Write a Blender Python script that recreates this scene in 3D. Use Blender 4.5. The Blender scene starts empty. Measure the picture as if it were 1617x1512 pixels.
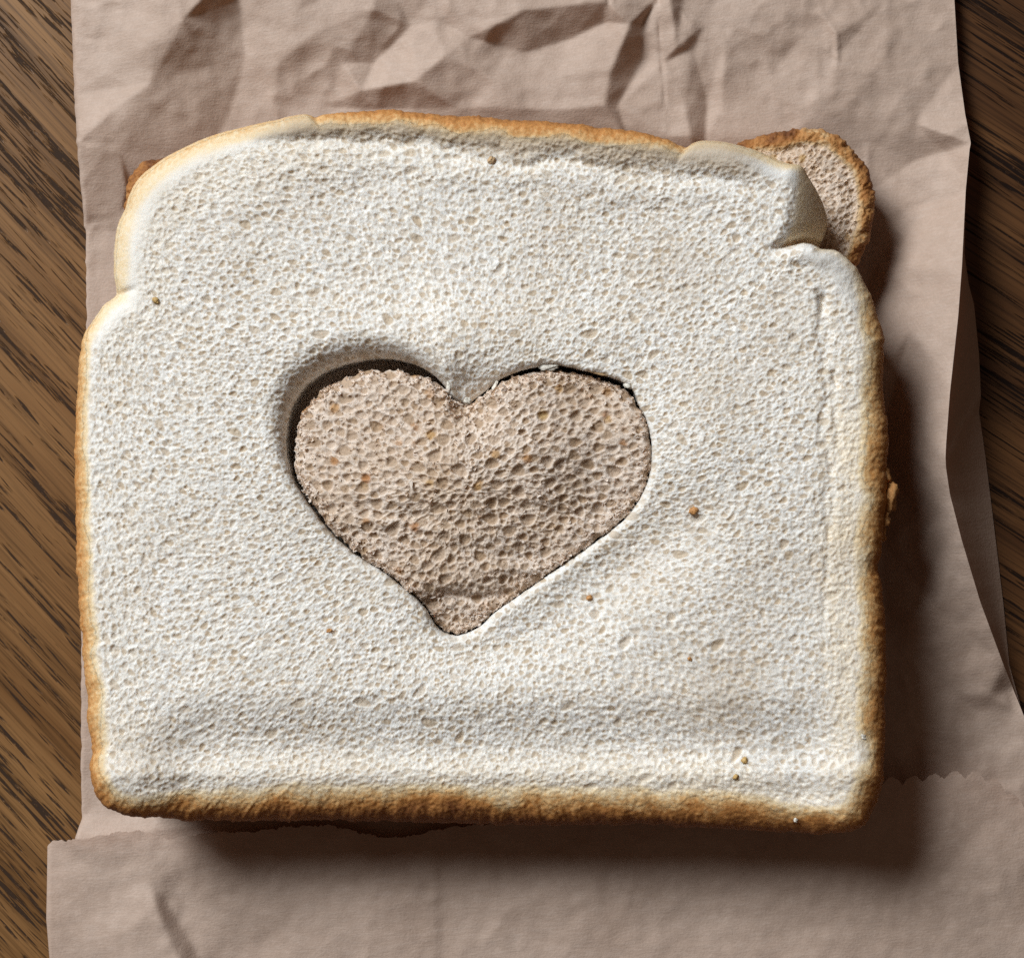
import bpy, math, random
import numpy as np
from mathutils import Vector, geometry

# ------------------------------------------------------------------ camera, light, exposure
scene = bpy.context.scene
col = scene.collection
U = 1e-4                       # one unit of the layout = 0.1 mm
CX, CY, CAMH = 808.5, 756.0, 3000.0

cd = bpy.data.cameras.new('camera')
cam = bpy.data.objects.new('camera', cd)
col.objects.link(cam)
cam.location = (0, 0, CAMH * U)
cd.sensor_fit = 'HORIZONTAL'
cd.sensor_width = 36.0
cd.lens = 36.0 * CAMH / 1617.0
cd.clip_start = 0.01
cd.clip_end = 20
scene.camera = cam

world = bpy.data.worlds.new('World')
scene.world = world
world.use_nodes = True
wb = world.node_tree.nodes['Background']
wb.inputs[0].default_value = (1.0, 0.66, 0.47, 1)
wb.inputs[1].default_value = 0.075

el, dist = math.radians(40.5), 1.6
ld = bpy.data.lights.new('window_light', 'AREA')
ld.shape = 'RECTANGLE'
ld.size, ld.size_y = 0.58, 0.60
ld.energy = 36.5
ld.color = (0.94, 0.985, 1.0)
lamp = bpy.data.objects.new('window_light', ld)
col.objects.link(lamp)
lamp.location = (-0.69 * math.cos(el) * dist, 0.724 * math.cos(el) * dist, math.sin(el) * dist)
lamp.rotation_euler = (-Vector(lamp.location)).to_track_quat('-Z', 'Y').to_euler()

scene.view_settings.view_transform = 'Standard'
scene.view_settings.look = 'None'
scene.view_settings.exposure = 0.0
scene.view_settings.gamma = 1.0
scene.render.engine = 'CYCLES'
scene.cycles.max_bounces = 8
scene.cycles.diffuse_bounces = 5
scene.cycles.use_denoising = False

rng = np.random.default_rng(7)

# ------------------------------------------------------------------ raster helpers (unit = 0.1 mm cells)
RW, RH = 1800, 1700            # height maps, offset OX, OY from the layout origin
OX, OY = 60, 100

def gn(sx, sy=None, seed=0, shape=(RH, RW)):
    """smooth noise, unit deviation"""
    sy = sx if sy is None else sy
    r = np.random.default_rng(seed).standard_normal(shape).astype(np.float32)
    fy = np.fft.fftfreq(shape[0])[:, None]
    fx = np.fft.rfftfreq(shape[1])[None, :]
    g = np.exp(-2 * np.pi ** 2 * ((fx * sx) ** 2 + (fy * sy) ** 2))
    o = np.fft.irfft2(np.fft.rfft2(r) * g, s=shape)
    return (o / o.std()).astype(np.float32)

def blur(a, s):
    fy = np.fft.fftfreq(a.shape[0])[:, None]
    fx = np.fft.rfftfreq(a.shape[1])[None, :]
    g = np.exp(-2 * np.pi ** 2 * s * s * (fx ** 2 + fy ** 2))
    return np.fft.irfft2(np.fft.rfft2(a) * g, s=a.shape).astype(np.float32)

def samp(a, x, y):
    x = np.clip(np.asarray(x) + OX, 0, a.shape[1] - 1.001)
    y = np.clip(np.asarray(y) + OY, 0, a.shape[0] - 1.001)
    i = x.astype(int); j = y.astype(int)
    fx = x - i; fy = y - j
    return (a[j, i] * (1 - fx) * (1 - fy) + a[j, i + 1] * fx * (1 - fy)
            + a[j + 1, i] * (1 - fx) * fy + a[j + 1, i + 1] * fx * fy)

def wrap(a, x, y):
    h, w = a.shape
    return samp(a, np.mod(x, w - 2) - OX, np.mod(y, h - 2) - OY)

def sstep(a, b, x):
    t = np.clip((x - a) / (b - a), 0, 1)
    return t * t * (3 - 2 * t)

def foam(H, T, box, classes, angf, seed, rim=0.35):
    """cut foam: packed open cells (bowls) with thin walls between; T = painted tan shade inside each cell, strength random per cell"""
    g = np.random.default_rng(seed)
    occ = np.zeros((RH, RW), bool)
    for n, r0, r1, kd, a0, a1, t0, t1, ov in classes:
        cx = g.uniform(box[0], box[2], n) + OX
        cy = g.uniform(box[1], box[3], n) + OY
        rr = g.uniform(r0, r1, n); ra = g.uniform(a0, a1, n)
        an = angf(cx - OX, cy - OY) + g.normal(0, 0.4, n)
        dk = kd * g.uniform(0.55, 1.25, n); tv = g.uniform(t0, t1, n)
        wob = g.uniform(0, 6.28, n)
        for k in range(n):
            i0, j0 = int(cx[k]), int(cy[k])
            if occ[j0, i0]: continue
            r, a = rr[k], ra[k]
            m = int(r * a + 2)
            if i0 < m or j0 < m or i0 + m + 1 >= RW or j0 + m + 1 >= RH: continue
            sl = (slice(j0 - m, j0 + m + 1), slice(i0 - m, i0 + m + 1))
            xs = np.arange(-m, m + 1, dtype=np.float32)[None, :] - (cx[k] - i0)
            ys = np.arange(-m, m + 1, dtype=np.float32)[:, None] - (cy[k] - j0)
            c, s_ = math.cos(an[k]), math.sin(an[k])
            u = (xs * c + ys * s_) / (r * a)
            v = (-xs * s_ + ys * c) / r
            q = u * u + v * v
            q = q * (1 + 0.22 * np.sin(3 * np.arctan2(v, u) + wob[k]))
            ins = q < 1
            if (occ[sl] & ins).sum() > ov * ins.sum(): continue
            occ[sl] |= ins
            dep = np.where(ins, -dk[k] * r * np.sqrt(np.maximum(1 - q, 0)), 0)
            H[sl] = np.minimum(H[sl], dep) + rim * np.exp(-((q - 1.15) / 0.25) ** 2) * (q > 0.9)
            T[sl] = np.maximum(T[sl], np.where(ins, np.clip((1 - q) * 2.2, 0, 1) * tv[k], 0))  # painted pore shade, deepest at the cell centre

def seg_dist(x, y, pts):
    """distance to a polyline"""
    d = np.full(np.shape(x), 1e9)
    for (x0, y0), (x1, y1) in zip(pts[:-1], pts[1:]):
        dx, dy = x1 - x0, y1 - y0
        t = np.clip(((x - x0) * dx + (y - y0) * dy) / (dx * dx + dy * dy), 0, 1)
        d = np.minimum(d, np.hypot(x - x0 - t * dx, y - y0 - t * dy))
    return d

def to_world(x, y, z):
    f = (CAMH - z) / CAMH
    return np.stack([(x - CX) * U * f, -(y - CY) * U * f, z * U], -1)

# ------------------------------------------------------------------ mesh helpers
def link_mesh(name, verts, faces, mat, parent=None, attrs=None, smooth=True, normals=None):
    me = bpy.data.meshes.new(name)
    verts = np.asarray(verts, np.float32).reshape(-1, 3)
    faces = np.asarray(faces, np.int32)
    nf, k = faces.shape
    me.vertices.add(len(verts)); me.vertices.foreach_set('co', verts.ravel())
    me.loops.add(nf * k); me.loops.foreach_set('vertex_index', faces.ravel())
    me.polygons.add(nf)
    me.polygons.foreach_set('loop_start', np.arange(nf, dtype=np.int32) * k)
    me.polygons.foreach_set('loop_total', np.full(nf, k, np.int32))
    me.polygons.foreach_set('use_smooth', np.full(nf, smooth, bool))
    for an, av in (attrs or {}).items():
        at = me.attributes.new(an, 'FLOAT', 'POINT')
        at.data.foreach_set('value', np.asarray(av, np.float32).ravel())
    me.update(calc_edges=True)
    if normals is not None:
        me.normals_split_custom_set_from_vertices(normals.astype(np.float32))
    me.materials.append(mat)
    o = bpy.data.objects.new(name, me)
    col.objects.link(o)
    if parent is not None:
        o.parent = parent
        o.matrix_parent_inverse = parent.matrix_world.inverted()
    return o

def compact(verts, faces, attrs, mask):
    f = faces[mask]
    used, inv = np.unique(f, return_inverse=True)
    return verts[used], inv.reshape(f.shape), {k: v[used] for k, v in attrs.items()}

def vert_normals(V, F):
    a, b, c, d = (V[F[:, i]] for i in range(4))
    n = np.cross(c - a, d - b)
    out = np.zeros_like(V)
    for i in range(4):
        for x in range(3):
            out[:, x] += np.bincount(F[:, i], weights=n[:, x], minlength=len(V))
    return out / np.maximum(np.linalg.norm(out, axis=1), 1e-20)[:, None]

def grid_faces(nr, nc, closed):
    i = np.arange(nr - 1)[:, None]
    j = np.arange(nc if closed else nc - 1)[None, :]
    a = i * nc + j
    b = i * nc + (j + 1) % nc
    return np.stack([a, b, b + nc, a + nc], -1).reshape(-1, 4)

def empty(name, loc, label, cat, group=None):
    o = bpy.data.objects.new(name, None)
    o.empty_display_size = 0.01
    o.location = loc
    col.objects.link(o)
    bpy.context.view_layer.update()
    return tag(o, label, cat, group)

def tag(o, label, cat, group=None):
    o['label'] = label; o['category'] = cat
    if group: o['group'] = group
    return o

# ------------------------------------------------------------------ node helpers
class NT:
    def __init__(self, name):
        self.m = bpy.data.materials.new(name)
        self.m.use_nodes = True
        self.t = self.m.node_tree
        self.b = self.t.nodes['Principled BSDF']
        self.out = self.t.nodes['Material Output']
    def n(self, typ, **kw):
        x = self.t.nodes.new(typ)
        for k, v in kw.items(): setattr(x, k, v)
        return x
    def l(self, a, b): self.t.links.new(a, b)
    def val(self, x, sock):
        if isinstance(x, (int, float)): sock.default_value = x
        elif isinstance(x, tuple): sock.default_value = x if len(x) == len(sock.default_value) else (*x, 1)
        else: self.l(x, sock)
    def math(self, op, a, b=0.0, clamp=False):
        x = self.n('ShaderNodeMath', operation=op, use_clamp=clamp)
        self.val(a, x.inputs[0]); self.val(b, x.inputs[1])
        return x.outputs[0]
    def mix(self, f, a, b, mode='MIX'):
        x = self.n('ShaderNodeMix', data_type='RGBA', blend_type=mode)
        self.val(f, x.inputs[0]); self.val(a, x.inputs[6]); self.val(b, x.inputs[7])
        return x.outputs[2]
    def ramp(self, f, stops, interp='LINEAR'):
        x = self.n('ShaderNodeValToRGB'); x.color_ramp.interpolation = interp
        e = x.color_ramp.elements
        while len(e) < len(stops): e.new(0.5)
        for s, (p, c) in zip(e, stops):
            s.position = p; s.color = (*c, 1) if len(c) == 3 else c
        self.val(f, x.inputs[0])
        return x.outputs[0]
    def mapr(self, f, a, b, c=0.0, d=1.0):
        x = self.n('ShaderNodeMapRange', clamp=True)
        for s, v in zip(x.inputs, (f, a, b, c, d)): self.val(v, s)
        return x.outputs[0]
    def coords(self, rot=0.0, scale=(1, 1, 1)):
        tc = self.n('ShaderNodeNewGeometry')
        mp = self.n('ShaderNodeMapping', vector_type='TEXTURE')
        mp.inputs['Rotation'].default_value = (0, 0, rot)
        self.l(tc.outputs['Position'], mp.inputs[0])
        m2 = self.n('ShaderNodeMapping')
        m2.inputs['Scale'].default_value = scale
        self.l(mp.outputs[0], m2.inputs[0])
        return m2.outputs[0]
    def noise(self, vec, scale, detail=2.0, rough=0.5, dist=0.0):
        x = self.n('ShaderNodeTexNoise')
        self.l(vec, x.inputs['Vector'])
        x.inputs['Scale'].default_value = scale
        x.inputs['Detail'].default_value = detail
        x.inputs['Roughness'].default_value = rough
        x.inputs['Distortion'].default_value = dist
        return x.outputs[0]
    def bump(self, h, dist, strength=1.0):
        x = self.n('ShaderNodeBump')
        x.inputs['Strength'].default_value = strength
        x.inputs['Distance'].default_value = dist
        self.l(h, x.inputs['Height'])
        return x.outputs[0]
    def attr(self, name):
        x = self.n('ShaderNodeAttribute', attribute_name=name)
        return x.outputs['Fac']

def bread_material(name, white):
    m = NT(name)
    P = m.coords()
    n1 = m.noise(P, 260, 3, 0.6)          # 4 mm patches
    n2 = m.noise(P, 1400, 2, 0.6)         # fine grain
    n3 = m.noise(P, 70, 2, 0.5)
    toast = m.attr('toast')
    tj = m.math('ADD', toast, m.math('MULTIPLY', m.math('SUBTRACT', n2, 0.5),
                m.math('MULTIPLY', m.mapr(toast, 0.02, 0.3), 0.55)))
    if white:
        base = m.mix(m.mapr(n1, 0.3, 0.75), (0.775, 0.76, 0.735, 1), (0.74, 0.715, 0.67, 1))
        base = m.mix(m.attr('pore_shade'), base, (0.50, 0.40, 0.29, 1))  # tan painted into the pores in place of their shade
        spots = m.mapr(m.noise(P, 520, 1, 0.5), 0.70, 0.78, 0, 0.25)
        base = m.mix(spots, base, (0.68, 0.50, 0.31, 1))
        c = m.ramp(tj, [(0.0, (0.76, 0.70, 0.61)), (0.22, (0.74, 0.59, 0.38)), (0.42, (0.64, 0.40, 0.18)),
                        (0.66, (0.47, 0.21, 0.06)), (1.0, (0.20, 0.07, 0.02))])
        colr = m.mix(m.mapr(toast, 0.0, 0.16), base, c)
        colr = m.mix(m.math('MULTIPLY', m.attr('tan'), m.mapr(toast, 0.2, 0.45, 1, 0)), colr, (0.44, 0.34, 0.235, 1))
    else:
        base = m.mix(m.mapr(n1, 0.3, 0.7), (0.73, 0.635, 0.56, 1), (0.64, 0.53, 0.445, 1))
        base = m.mix(m.mapr(n3, 0.40, 0.62, 0, 0.55), base, (0.54, 0.405, 0.295, 1))
        base = m.mix(m.attr('pore_shade'), base, (0.38, 0.26, 0.165, 1))  # brown painted into the pores, standing in for shade there
        v = m.n('ShaderNodeTexVoronoi'); m.l(P, v.inputs['Vector']); v.inputs['Scale'].default_value = 430
        sep = m.n('ShaderNodeSeparateColor'); m.l(v.outputs['Color'], sep.inputs[0])
        pick = m.math('MULTIPLY', m.mapr(sep.outputs[0], 0.86, 0.9), m.mapr(v.outputs['Distance'], 0.42, 0.22))
        bran = m.mix(sep.outputs[1], (0.36, 0.15, 0.045, 1), (0.46, 0.30, 0.12, 1))
        base = m.mix(m.math('MULTIPLY', pick, 0.85), base, bran)
        c = m.ramp(tj, [(0.0, (0.55, 0.42, 0.31)), (0.3, (0.50, 0.33, 0.17)), (0.5, (0.42, 0.205, 0.07)),
                        (0.72, (0.31, 0.125, 0.034)), (1.0, (0.13, 0.045, 0.014))])
        colr = m.mix(m.mapr(toast, 0.0, 0.2), base, c)
    m.l(colr, m.b.inputs['Base Color'])
    m.b.inputs['Roughness'].default_value = 0.72
    m.b.inputs['Specular IOR Level'].default_value = 0.3
    m.b.inputs['Subsurface Weight'].default_value = 0.8 if white else 0.5
    m.b.inputs['Subsurface Radius'].default_value = (1.0, 0.8, 0.6)
    m.b.inputs['Subsurface Scale'].default_value = 0.0007
    m.b.subsurface_method = 'BURLEY'
    h = m.math('ADD', m.noise(P, 2600, 3, 0.65), m.math('MULTIPLY', m.noise(P, 6000, 1, 0.5), 0.5))
    m.l(m.bump(h, 0.00022, 0.5 if white else 0.7), m.b.inputs['Normal'])
    return m.m

def paper_material(name):
    m = NT(name)
    P = m.coords()
    n1 = m.noise(P, 45, 3, 0.6)
    n2 = m.noise(P, 2300, 3, 0.7)
    fib = m.noise(m.coords(0.1, (1, 7, 1)), 420, 3, 0.7)
    base = m.mix(m.mapr(n1, 0.3, 0.7), (0.54, 0.395, 0.315, 1), (0.605, 0.462, 0.38, 1))
    base = m.mix(m.mapr(n2, 0.35, 0.65, 0, 0.30), base, (0.40, 0.29, 0.22, 1))
    base = m.mix(m.mapr(fib, 0.45, 0.7, 0, 0.22), base, (0.68, 0.575, 0.51, 1))
    m.b.inputs['Roughness'].default_value = 0.62
    m.b.inputs['Specular IOR Level'].default_value = 0.3
    n4 = m.noise(P, 700, 3, 0.65)
    base = m.mix(m.mapr(n4, 0.35, 0.65, 0, 0.22), base, (0.39, 0.28, 0.21, 1))
    hb = m.math('ADD', n2, m.math('MULTIPLY', fib, 0.6))
    m.l(base, m.b.inputs['Base Color'])
    nb = m.bump(hb, 0.00012, 0.6)
    m.l(nb, m.b.inputs['Normal'])
    tr = m.n('ShaderNodeBsdfTranslucent')
    tr.inputs[0].default_value = (0.50, 0.22, 0.12, 1)
    m.l(nb, tr.inputs['Normal'])
    mx = m.n('ShaderNodeMixShader'); mx.inputs[0].default_value = 0.2
    m.l(m.b.outputs[0], mx.inputs[1]); m.l(tr.outputs[0], mx.inputs[2])
    m.l(mx.outputs[0], m.out.inputs['Surface'])
    return m.m

def wood_material(name, ang, light, dark, pore, pscale, pthr, seed, rough, smul=1.0, fmix=0.55):
    m = NT(name)
    P = m.coords(ang, (1, 1, 1))
    off = m.n('ShaderNodeMapping'); off.inputs['Location'].default_value = (seed, seed * 0.7, 0)
    m.l(P, off.inputs[0])
    def st(sx, sy):
        x = m.n('ShaderNodeMapping'); x.inputs['Scale'].default_value = (sx, sy, 1)
        m.l(off.outputs[0], x.inputs[0]); return x.outputs[0]
    band = m.noise(st(0.05, 1), 230, 2, 0.5, 0.5)
    broad = m.noise(st(0.08, 1), 110, 4, 0.6, 0.6)
    fine = m.noise(st(0.014, 1), 1700, 4, 0.7, 0.2)
    p1 = m.noise(st(0.05 * smul, 1), pscale, 2.5, 0.6, 0.5)
    p2 = m.noise(st(0.25, 1), 2200, 3, 0.75)
    colr = m.mix(m.mapr(broad, 0.3, 0.7), light, dark)
    colr = m.mix(m.mapr(fine, 0.46, 0.64, 0, fmix), colr, tuple(c * 0.4 for c in dark[:3]) + (1,))
    grey = m.mapr(band, 0.50, 0.66, 0, 0.5)
    colr = m.mix(grey, colr, tuple(c * 0.55 for c in dark[:3]) + (1,))
    pm = m.math('MULTIPLY', m.mapr(m.math('ADD', p1, m.math('MULTIPLY', m.math('SUBTRACT', band, 0.5), 0.55)), pthr, pthr + 0.06),
                m.mapr(p2, 0.32, 0.45, 0.25, 1.0))
    colr = m.mix(m.math('MULTIPLY', pm, 0.95), colr, pore)
    m.l(colr, m.b.inputs['Base Color'])
    m.l(m.mapr(pm, 0, 1, 0.36, 0.06), m.b.inputs['Specular IOR Level'])
    m.l(m.mapr(pm, 0, 1, rough, 0.62), m.b.inputs['Roughness'])
    h = m.math('SUBTRACT', m.math('MULTIPLY', fine, 0.35), m.math('MULTIPLY', pm, 0.8))
    m.l(m.bump(h, 0.00018, 0.7), m.b.inputs['Normal'])
    return m.m

M_white = bread_material('white_bread', True)
M_brown = bread_material('brown_bread', False)
M_paper = paper_material('kraft_paper')
M_woodL = wood_material('oak_light', math.radians(-47), (0.27, 0.138, 0.052, 1), (0.150, 0.068, 0.022, 1), (0.034, 0.021, 0.015, 1), 1800, 0.565, 0.3, 0.36, 1.15, 0.7)
M_woodR = wood_material('oak_dark', math.radians(-33), (0.120, 0.052, 0.018, 1), (0.055, 0.021, 0.007, 1), (0.010, 0.006, 0.005, 1), 1800, 0.555, 1.9, 0.42, 0.7, 0.8)

# ------------------------------------------------------------------ the table
table = bpy.data.objects.new('table_top', None)
table.empty_display_size = 0.01
col.objects.link(table)
table['kind'] = 'structure'
bpy.context.view_layer.update()
def plank(x0, x1, mat):
    n, th, be = 2, 0.02, 0.0008
    vs = [(x0, -.6, -th), (x1, -.6, -th), (x1, .6, -th), (x0, .6, -th),
          (x0, -.6, -be), (x1, -.6, -be), (x1, .6, -be), (x0, .6, -be),
          (x0 + be, -.6 + be, 0), (x1 - be, -.6 + be, 0), (x1 - be, .6 - be, 0), (x0 + be, .6 - be, 0)]
    fs = [(3, 2, 1, 0), (8, 9, 10, 11)]
    for a in (0, 4):
        for k in range(4):
            fs.append((a + k, a + (k + 1) % 4, a + 4 + (k + 1) % 4, a + 4 + k))
    return link_mesh('plank', vs, fs, mat, table, smooth=False)
plank(-0.60, 0.0196, M_woodL)
plank(0.02, 0.60, M_woodR)

# ------------------------------------------------------------------ paper bag
def tri_raster(pts):
    """crumpled sheet: flat facets between given points, as a height map"""
    p2 = [Vector((p[0], p[1])) for p in pts]
    v, e, f, ov, oe, of = geometry.delaunay_2d_cdt(p2, [], [], 0, 0.01)
    z = [pts[ov[k][0]][2] if ov[k] else 0 for k in range(len(v))]
    H = np.full((RH, RW), np.nan, np.float32)
    for t in f:
        a, b, c = [(v[k].x + OX, v[k].y + OY, z[k]) for k in t]
        x0, x1 = max(0, int(min(a[0], b[0], c[0]))), min(RW - 1, int(max(a[0], b[0], c[0])) + 1)
        y0, y1 = max(0, int(min(a[1], b[1], c[1]))), min(RH - 1, int(max(a[1], b[1], c[1])) + 1)
        if x1 < x0 or y1 < y0: continue
        X, Y = np.meshgrid(np.arange(x0, x1 + 1), np.arange(y0, y1 + 1))
        D = (b[1] - c[1]) * (a[0] - c[0]) + (c[0] - b[0]) * (a[1] - c[1])
        if abs(D) < 1e-6: continue
        l1 = ((b[1] - c[1]) * (X - c[0]) + (c[0] - b[0]) * (Y - c[1])) / D
        l2 = ((c[1] - a[1]) * (X - c[0]) + (a[0] - c[0]) * (Y - c[1])) / D
        l3 = 1 - l1 - l2
        ins = (l1 >= -1e-4) & (l2 >= -1e-4) & (l3 >= -1e-4)
        s = H[y0:y1 + 1, x0:x1 + 1]
        s[ins] = (l1 * a[2] + l2 * b[2] + l3 * c[2])[ins]
    return np.nan_to_num(H, nan=10.0)

def ridged(s, seed):
    return 1 - np.abs(gn(s, seed=seed))

main_pts = [
 (-60,-100,20),(105,-100,22),(112,0,24),(117,150,30),(122,230,46),(128,290,30),(133,338,15),(134,354,6),(60,354,6),(60,290,30),(0,200,30),
 (240,354,6),(250,325,9),(190,338,12),(200,300,24),(160,245,45),(142,206,56),
 (335,-20,80),(290,30,78),(240,68,74),(238,130,66),(165,185,62),(190,240,46),(330,-100,60),
 (378,0,34),(388,90,18),(362,180,10),(330,250,10),(250,300,18),
 (440,100,36),(430,170,20),(470,20,52),(425,48,36),(440,-40,50),(500,50,56),(590,15,64),(710,17,58),(600,-60,40),(700,-60,50),
 (520,168,12),(590,100,16),(650,42,34),(690,32,44),(540,100,34),
 (700,90,62),(655,128,60),(610,136,50),(572,142,36),(570,172,14),(650,172,22),(720,170,34),
 (740,60,56),(755,110,48),(770,46,66),(830,16,72),(955,2,70),(960,-80,50),(850,-70,44),(785,70,40),(830,84,32),(900,62,34),(952,36,40),
 (830,172,46),(880,120,46),(900,172,54),(955,165,58),(965,110,66),(995,38,66),(985,-30,58),
 (1016,36,36),(1014,95,28),(975,168,40),(1030,-20,40),
 (1036,0,46),(1045,100,42),(1053,215,34),(1041,0,50),(1058,0,64),(1068,75,52),(1082,160,44),(1090,215,40),(1050,-80,50),(1075,-80,44),
 (1078,0,42),(1094,75,34),(1117,160,22),(1114,225,18),(1112,40,44),(1140,165,34),(1145,60,42),(1200,140,28),(1240,90,34),(1200,20,48),
 (1299,22,50),(1321,56,54),(1321,108,52),(1310,156,44),(1330,80,46),(1300,85,46),(1260,205,30),(1200,212,32),(1250,-80,44),
 (1400,0,44),(1440,-80,40),(1503,-100,36),(1507,0,34),(1512,100,34),(1640,-100,30),(1640,100,20),(1400,120,56),(1445,195,36),(1370,223,22),(1444,254,14),(1490,240,26),(1533,226,60),(1640,230,50),
 (1340,245,16),(1480,300,38),(1420,270,14),(1525,300,62),(1640,300,70),(1375,300,12),(1440,420,62),(1450,345,30),(1519,430,124),(1640,430,120),(1375,430,10),
 (1513,500,126),(1440,520,72),(1500,620,138),(1494,720,136),(1440,680,76),(1385,700,10),(1500,780,122),(1640,720,140),(1450,820,64),(1518,850,112),(1640,850,80),
 (1390,850,10),(1548,950,86),(1480,960,54),(1400,1000,22),(1585,1050,52),(1507,1095,24),(1562,1096,34),(1596,1088,24),(1540,1118,18),(1600,1120,24),(1590,1160,14),(1640,1130,30),(1640,1050,40),
 (1400,1180,9),(1500,1200,14),(1700,1200,20),(1700,1600,10),(1400,1330,8),(1500,1330,10),
 (-60,1600,8),(-60,380,5),(137,364,5),(240,366,7),(330,380,8),(60,364,5),(134,700,5),(128,1000,5),(128,1240,6),(190,1100,7),(180,500,7),
 (128,1290,10),(200,1284,8),(122,1324,26),(240,1312,24),(350,1300,20),(360,1275,8),(420,1310,10),(700,1330,8),(1000,1330,8),
 (210,300,12),(300,300,8),(400,230,8),(500,230,8),(600,235,8),(700,235,8),(800,235,9),(900,235,9),(1000,240,9),(1100,260,9),(1200,270,9),(1300,280,9),
 (800,700,7),(300,700,7),(1300,700,8),(300,1200,7),(800,1200,7),(1300,1200,8),(1330,400,9)]
Hm = tri_raster(main_pts)
Hm = 0.75 * blur(Hm, 1.4) + 0.25 * blur(Hm, 5.0)
YY, XX = np.mgrid[0:RH, 0:RW].astype(np.float32)
XX -= OX; YY -= OY
# the sheet folds over itself at the left: a sharp little step
stp = sstep(362, 357, YY) * (1 - sstep(230, 330, XX))
free = np.maximum(sstep(260, 150, YY), sstep(1370, 1440, XX))
free = np.maximum(free, sstep(200, 120, XX))
Hm = Hm * (1 - 0.14 * sstep(235, 150, YY))
wr = 1.3 * ridged(12, 15) * free * sstep(-0.3, 1.2, gn(60, seed=16)) + 2.0 * ridged(26, 11) * free + 2.6 * gn(34, seed=12) * free + 0.5 * gn(7, seed=13) * (0.3 + 0.7 * free)
Hm = Hm + wr.astype(np.float32)
# thin embossed creases
CRN = gn(9, seed=14)
def crease(H, pts, h, w):
    x0, x1 = min(p[0] for p in pts) - 40, max(p[0] for p in pts) + 40
    y0, y1 = min(p[1] for p in pts) - 40, max(p[1] for p in pts) + 40
    i0, i1, j0, j1 = max(0, int(x0) + OX), min(RW, int(x1) + OX), max(0, int(y0) + OY), min(RH, int(y1) + OY)
    d = seg_dist(XX[j0:j1, i0:i1], YY[j0:j1, i0:i1], pts)
    tp = np.minimum(np.hypot(XX[j0:j1, i0:i1] - pts[0][0], YY[j0:j1, i0:i1] - pts[0][1]), np.hypot(XX[j0:j1, i0:i1] - pts[-1][0], YY[j0:j1, i0:i1] - pts[-1][1]))
    amp = 0.55 * h * sstep(0, 22, tp) * (0.75 + 0.35 * CRN[j0:j1, i0:i1])
    H[j0:j1, i0:i1] += (amp * np.where(d < 3 * w, np.maximum(1 - d / (1.8 * w), 0), 0)).astype(np.float32)
crease(Hm, [(1036,-90),(1042,60),(1048,140),(1053,225)], -7, 2.6)
crease(Hm, [(1290,8),(1300,24),(1321,54),(1322,88),(1319,108),(1308,116)], 6, 4)
crease(Hm, [(1330,132),(1318,146),(1309,157)], 5, 4)
crease(Hm, [(1495,30),(1485,42),(1470,50),(1450,56)], 4, 4)
crease(Hm, [(1370,223),(1372,250),(1366,290)], 4, 5)
crease(Hm, [(958,-30),(961,10),(963,30)], -9, 3)
crease(Hm, [(1530,300),(1480,318),(1420,332)], -3, 5)
crease(Hm, [(1528,370),(1470,362),(1425,395),(1395,400)], 5, 7)
crease(Hm, [(122,222),(150,224),(190,232)], -5, 5)
crease(Hm, [(1069,14),(1085,32),(1112,54)], 5, 4)
crease(Hm, [(115,60),(150,62),(175,55)], -3, 5)
crease(Hm, [(170,40),(155,75),(148,90)], -4, 8)
Hm = np.maximum(Hm, 2.5 + 0.8 * sstep(-2, 3, Hm))

def interp(t, pts):
    p = np.array(pts, float)
    return np.interp(t, p[:, 0], p[:, 1])

bag = empty('paper_bag', (0, 0, 0.0003), 'crumpled brown paper bag lying flat under the sandwich on the wooden table', 'paper bag')

XL = [(-100,108),(0,112),(150,117),(230,122),(300,128),(357,133),(363,135.5),(500,137),(700,134),(1000,128),(1240,128),(1290,130),(1322,119),(1345,119)]
XR = [(-100,1502),(0,1507),(100,1513),(180,1524),(226,1533),(236,1531),(300,1525),(420,1519),(500,1513),(620,1500),(700,1494),(722,1493),(740,1494),(780,1500),(850,1518),(950,1548),(1050,1585),(1130,1617),(1200,1650),(1345,1690)]
ys = np.concatenate([np.arange(-95, 300, 2.6), np.arange(300, 352, 3), np.arange(352, 368, 0.8), np.arange(368, 1255, 5.0), np.arange(1255, 1345, 3.0)])
nu = 440
us = np.linspace(0, 1, nu)
us = np.concatenate([[0, 0.0012, 0.0024, 0.004], us[3:-3], [1 - 0.0024, 1 - 0.0012, 1]])
jl = 1.2 * np.interp(ys, np.arange(-100, 1400, 9), np.random.default_rng(3).standard_normal(167))
xl = interp(ys, XL) + 0.5 * jl
xr = interp(ys, XR)
X = xl[:, None] + us[None, :] * (xr - xl)[:, None]
Y = np.repeat(ys[:, None], len(us), 1)
Z = samp(Hm, X, Y)
dl = X - xl[:, None]
Z = Z - np.minimum(Z - 2, 9) * np.clip(1 - dl / 5, 0, 1) ** 2           # folded left edge turns down
V = to_world(X, Y, Z).reshape(-1, 3)
link_mesh('back_panel', V, grid_faces(len(ys), len(us), False), M_paper, bag)
zedge = Z[:, -1]; xedge = X[:, -1]

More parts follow.
